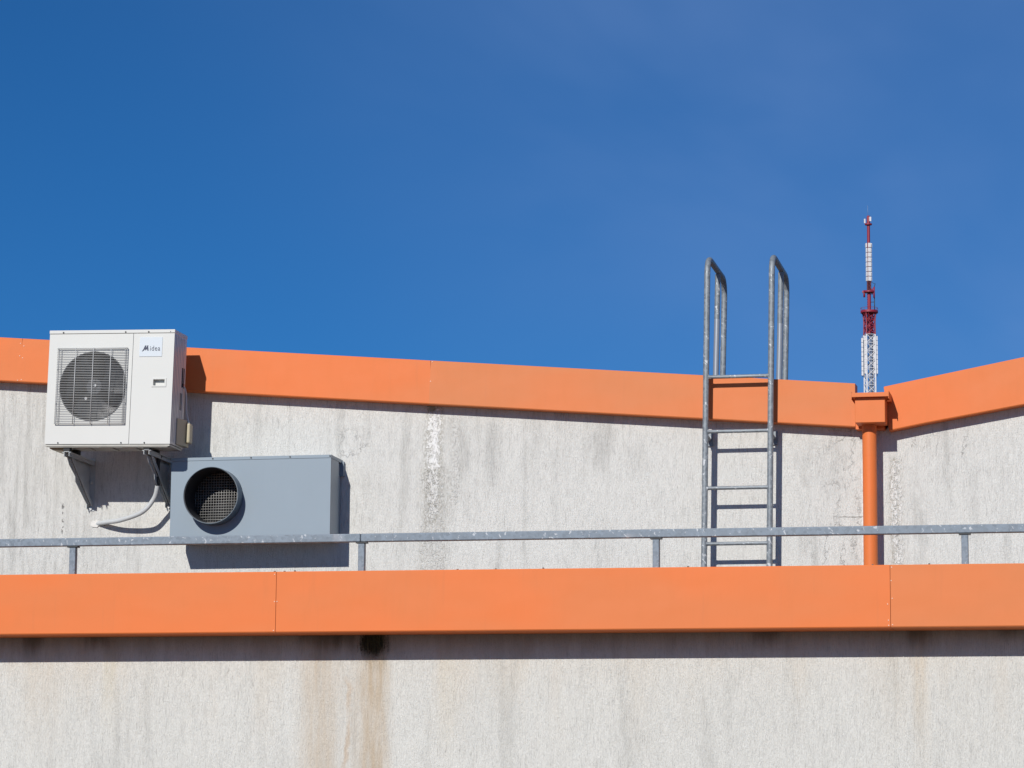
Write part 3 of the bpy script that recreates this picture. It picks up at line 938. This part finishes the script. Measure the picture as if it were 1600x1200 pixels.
for sx in (-1.47, 1.40):
    mb = MB()
    for i in range(5): mb.tube([(0, 0, 104.6 + i*1.8), (sx, .05, 104.6 + i*1.8)], .05, 5)
    mb.tube([(sx, .12, 103.9), (sx, .12, 112.2)], .07, 6)
    mb.build('antenna_pole', M['mast_grey'], tw)
mb = MB(); mb.tube([(0, 0, 134.6), (0, 0, 134.85)], .72, 18); mb.build('platform', M['red'], tw)
mb = MB(); mb.tube([(0, 0, 134.85), (0, 0, 136.2), (0, 0, 136.5)], [.34, .34, .18], 12); mb.build('head', M['red'], tw)
mb = MB(); mb.box(.28, .35, -.1, .1, 136.1, 136.55); mb.build('beacon', M['mast_dark'], tw)
for (x, y, z) in ((-.72, -.1, 134.95), (.42, -.42, 135.25)):
    o = copy_part(src, 'antenna_panel', tw, (x, y, z)); o.scale = (.62 if x > 0 else .45, 1.3, 1.05); o.rotation_euler = (0, 0, R(20))
mb = MB(); mb.tube([(-.1, 0, 136.4), (-.1, 0, 138.6)], .025, 5); mb.build('lightning_rod', M['mast_grey'], tw)

# ------------------------------------------------------------------ light
sun_dir = Vector((.19, 1.0, -.59)).normalized()
sl = bpy.data.lights.new('sun', 'SUN'); sl.energy = 4.35; sl.angle = R(.5); sl.color = (1.0, .972, .92)
so = bpy.data.objects.new('sun', sl); COL.objects.link(so)
so.rotation_euler = sun_dir.to_track_quat('-Z', 'Y').to_euler()
so.location = (-5, -30, 20)

w = bpy.data.worlds.new('World'); scene.world = w; w.use_nodes = True
nt = NT(w.node_tree)
bg = w.node_tree.nodes['Background']
sky = nt.n('ShaderNodeTexSky'); sky.sky_type = 'NISHITA'; sky.sun_disc = False
to_sun = -sun_dir
sky.sun_elevation = math.asin(to_sun.z)
sky.sun_rotation = math.atan2(to_sun.x, to_sun.y)
sky.altitude = 2500; sky.air_density = 1.0; sky.dust_density = .0; sky.ozone_density = 4.0
# a breath of cirrus high on the right
tc = nt.n('ShaderNodeTexCoord')
x, y, z = nt.xyz(tc.outputs['Generated'])
cn = nt.noise(nt.comb(x*3.0 + z*4.0, y*2.0, z*5.0 - x*2.0), 1.3, 4, .55, .4)
cm = (nt.smooth(cn, .34, .70)*.6 + .4) * nt.smooth(x + z*.62, -.20, .08)
deep = nt.mix(1.0, sky.outputs[0], (.25, .80, 1.25), 'MULTIPLY')
cl = nt.mix(cm*.36, deep, (3.7, 6.0, 11.5))
nt.link(cl, bg.inputs['Color'])
bg.inputs['Strength'].default_value = .056

# ------------------------------------------------------------------ camera
cam = bpy.data.cameras.new('camera'); co = bpy.data.objects.new('camera', cam); COL.objects.link(co)
yaw, pitch_, roll, C = R(12.42), R(9.18), .0077, Vector((4.62, -21.0, 1.6))
fw = Vector((-math.sin(yaw)*math.cos(pitch_), math.cos(yaw)*math.cos(pitch_), math.sin(pitch_)))
rt = fw.cross(Vector((0, 0, 1))).normalized(); up = rt.cross(fw)
r2 = rt*math.cos(roll) + up*math.sin(roll); u2 = up*math.cos(roll) - rt*math.sin(roll)
co.matrix_world = Matrix(((r2.x, u2.x, -fw.x, C.x), (r2.y, u2.y, -fw.y, C.y), (r2.z, u2.z, -fw.z, C.z), (0, 0, 0, 1)))
cam.sensor_width = 36; cam.lens = 36*4950/1600
cam.clip_start = .5; cam.clip_end = 6000
scene.camera = co

scene.render.engine = 'CYCLES'
scene.view_settings.view_transform = 'Standard'
scene.view_settings.look = 'None'
scene.view_settings.exposure = 0
scene.view_settings.gamma = 1
scene.view_settings.use_curve_mapping = False
scene.cycles.use_denoising = True
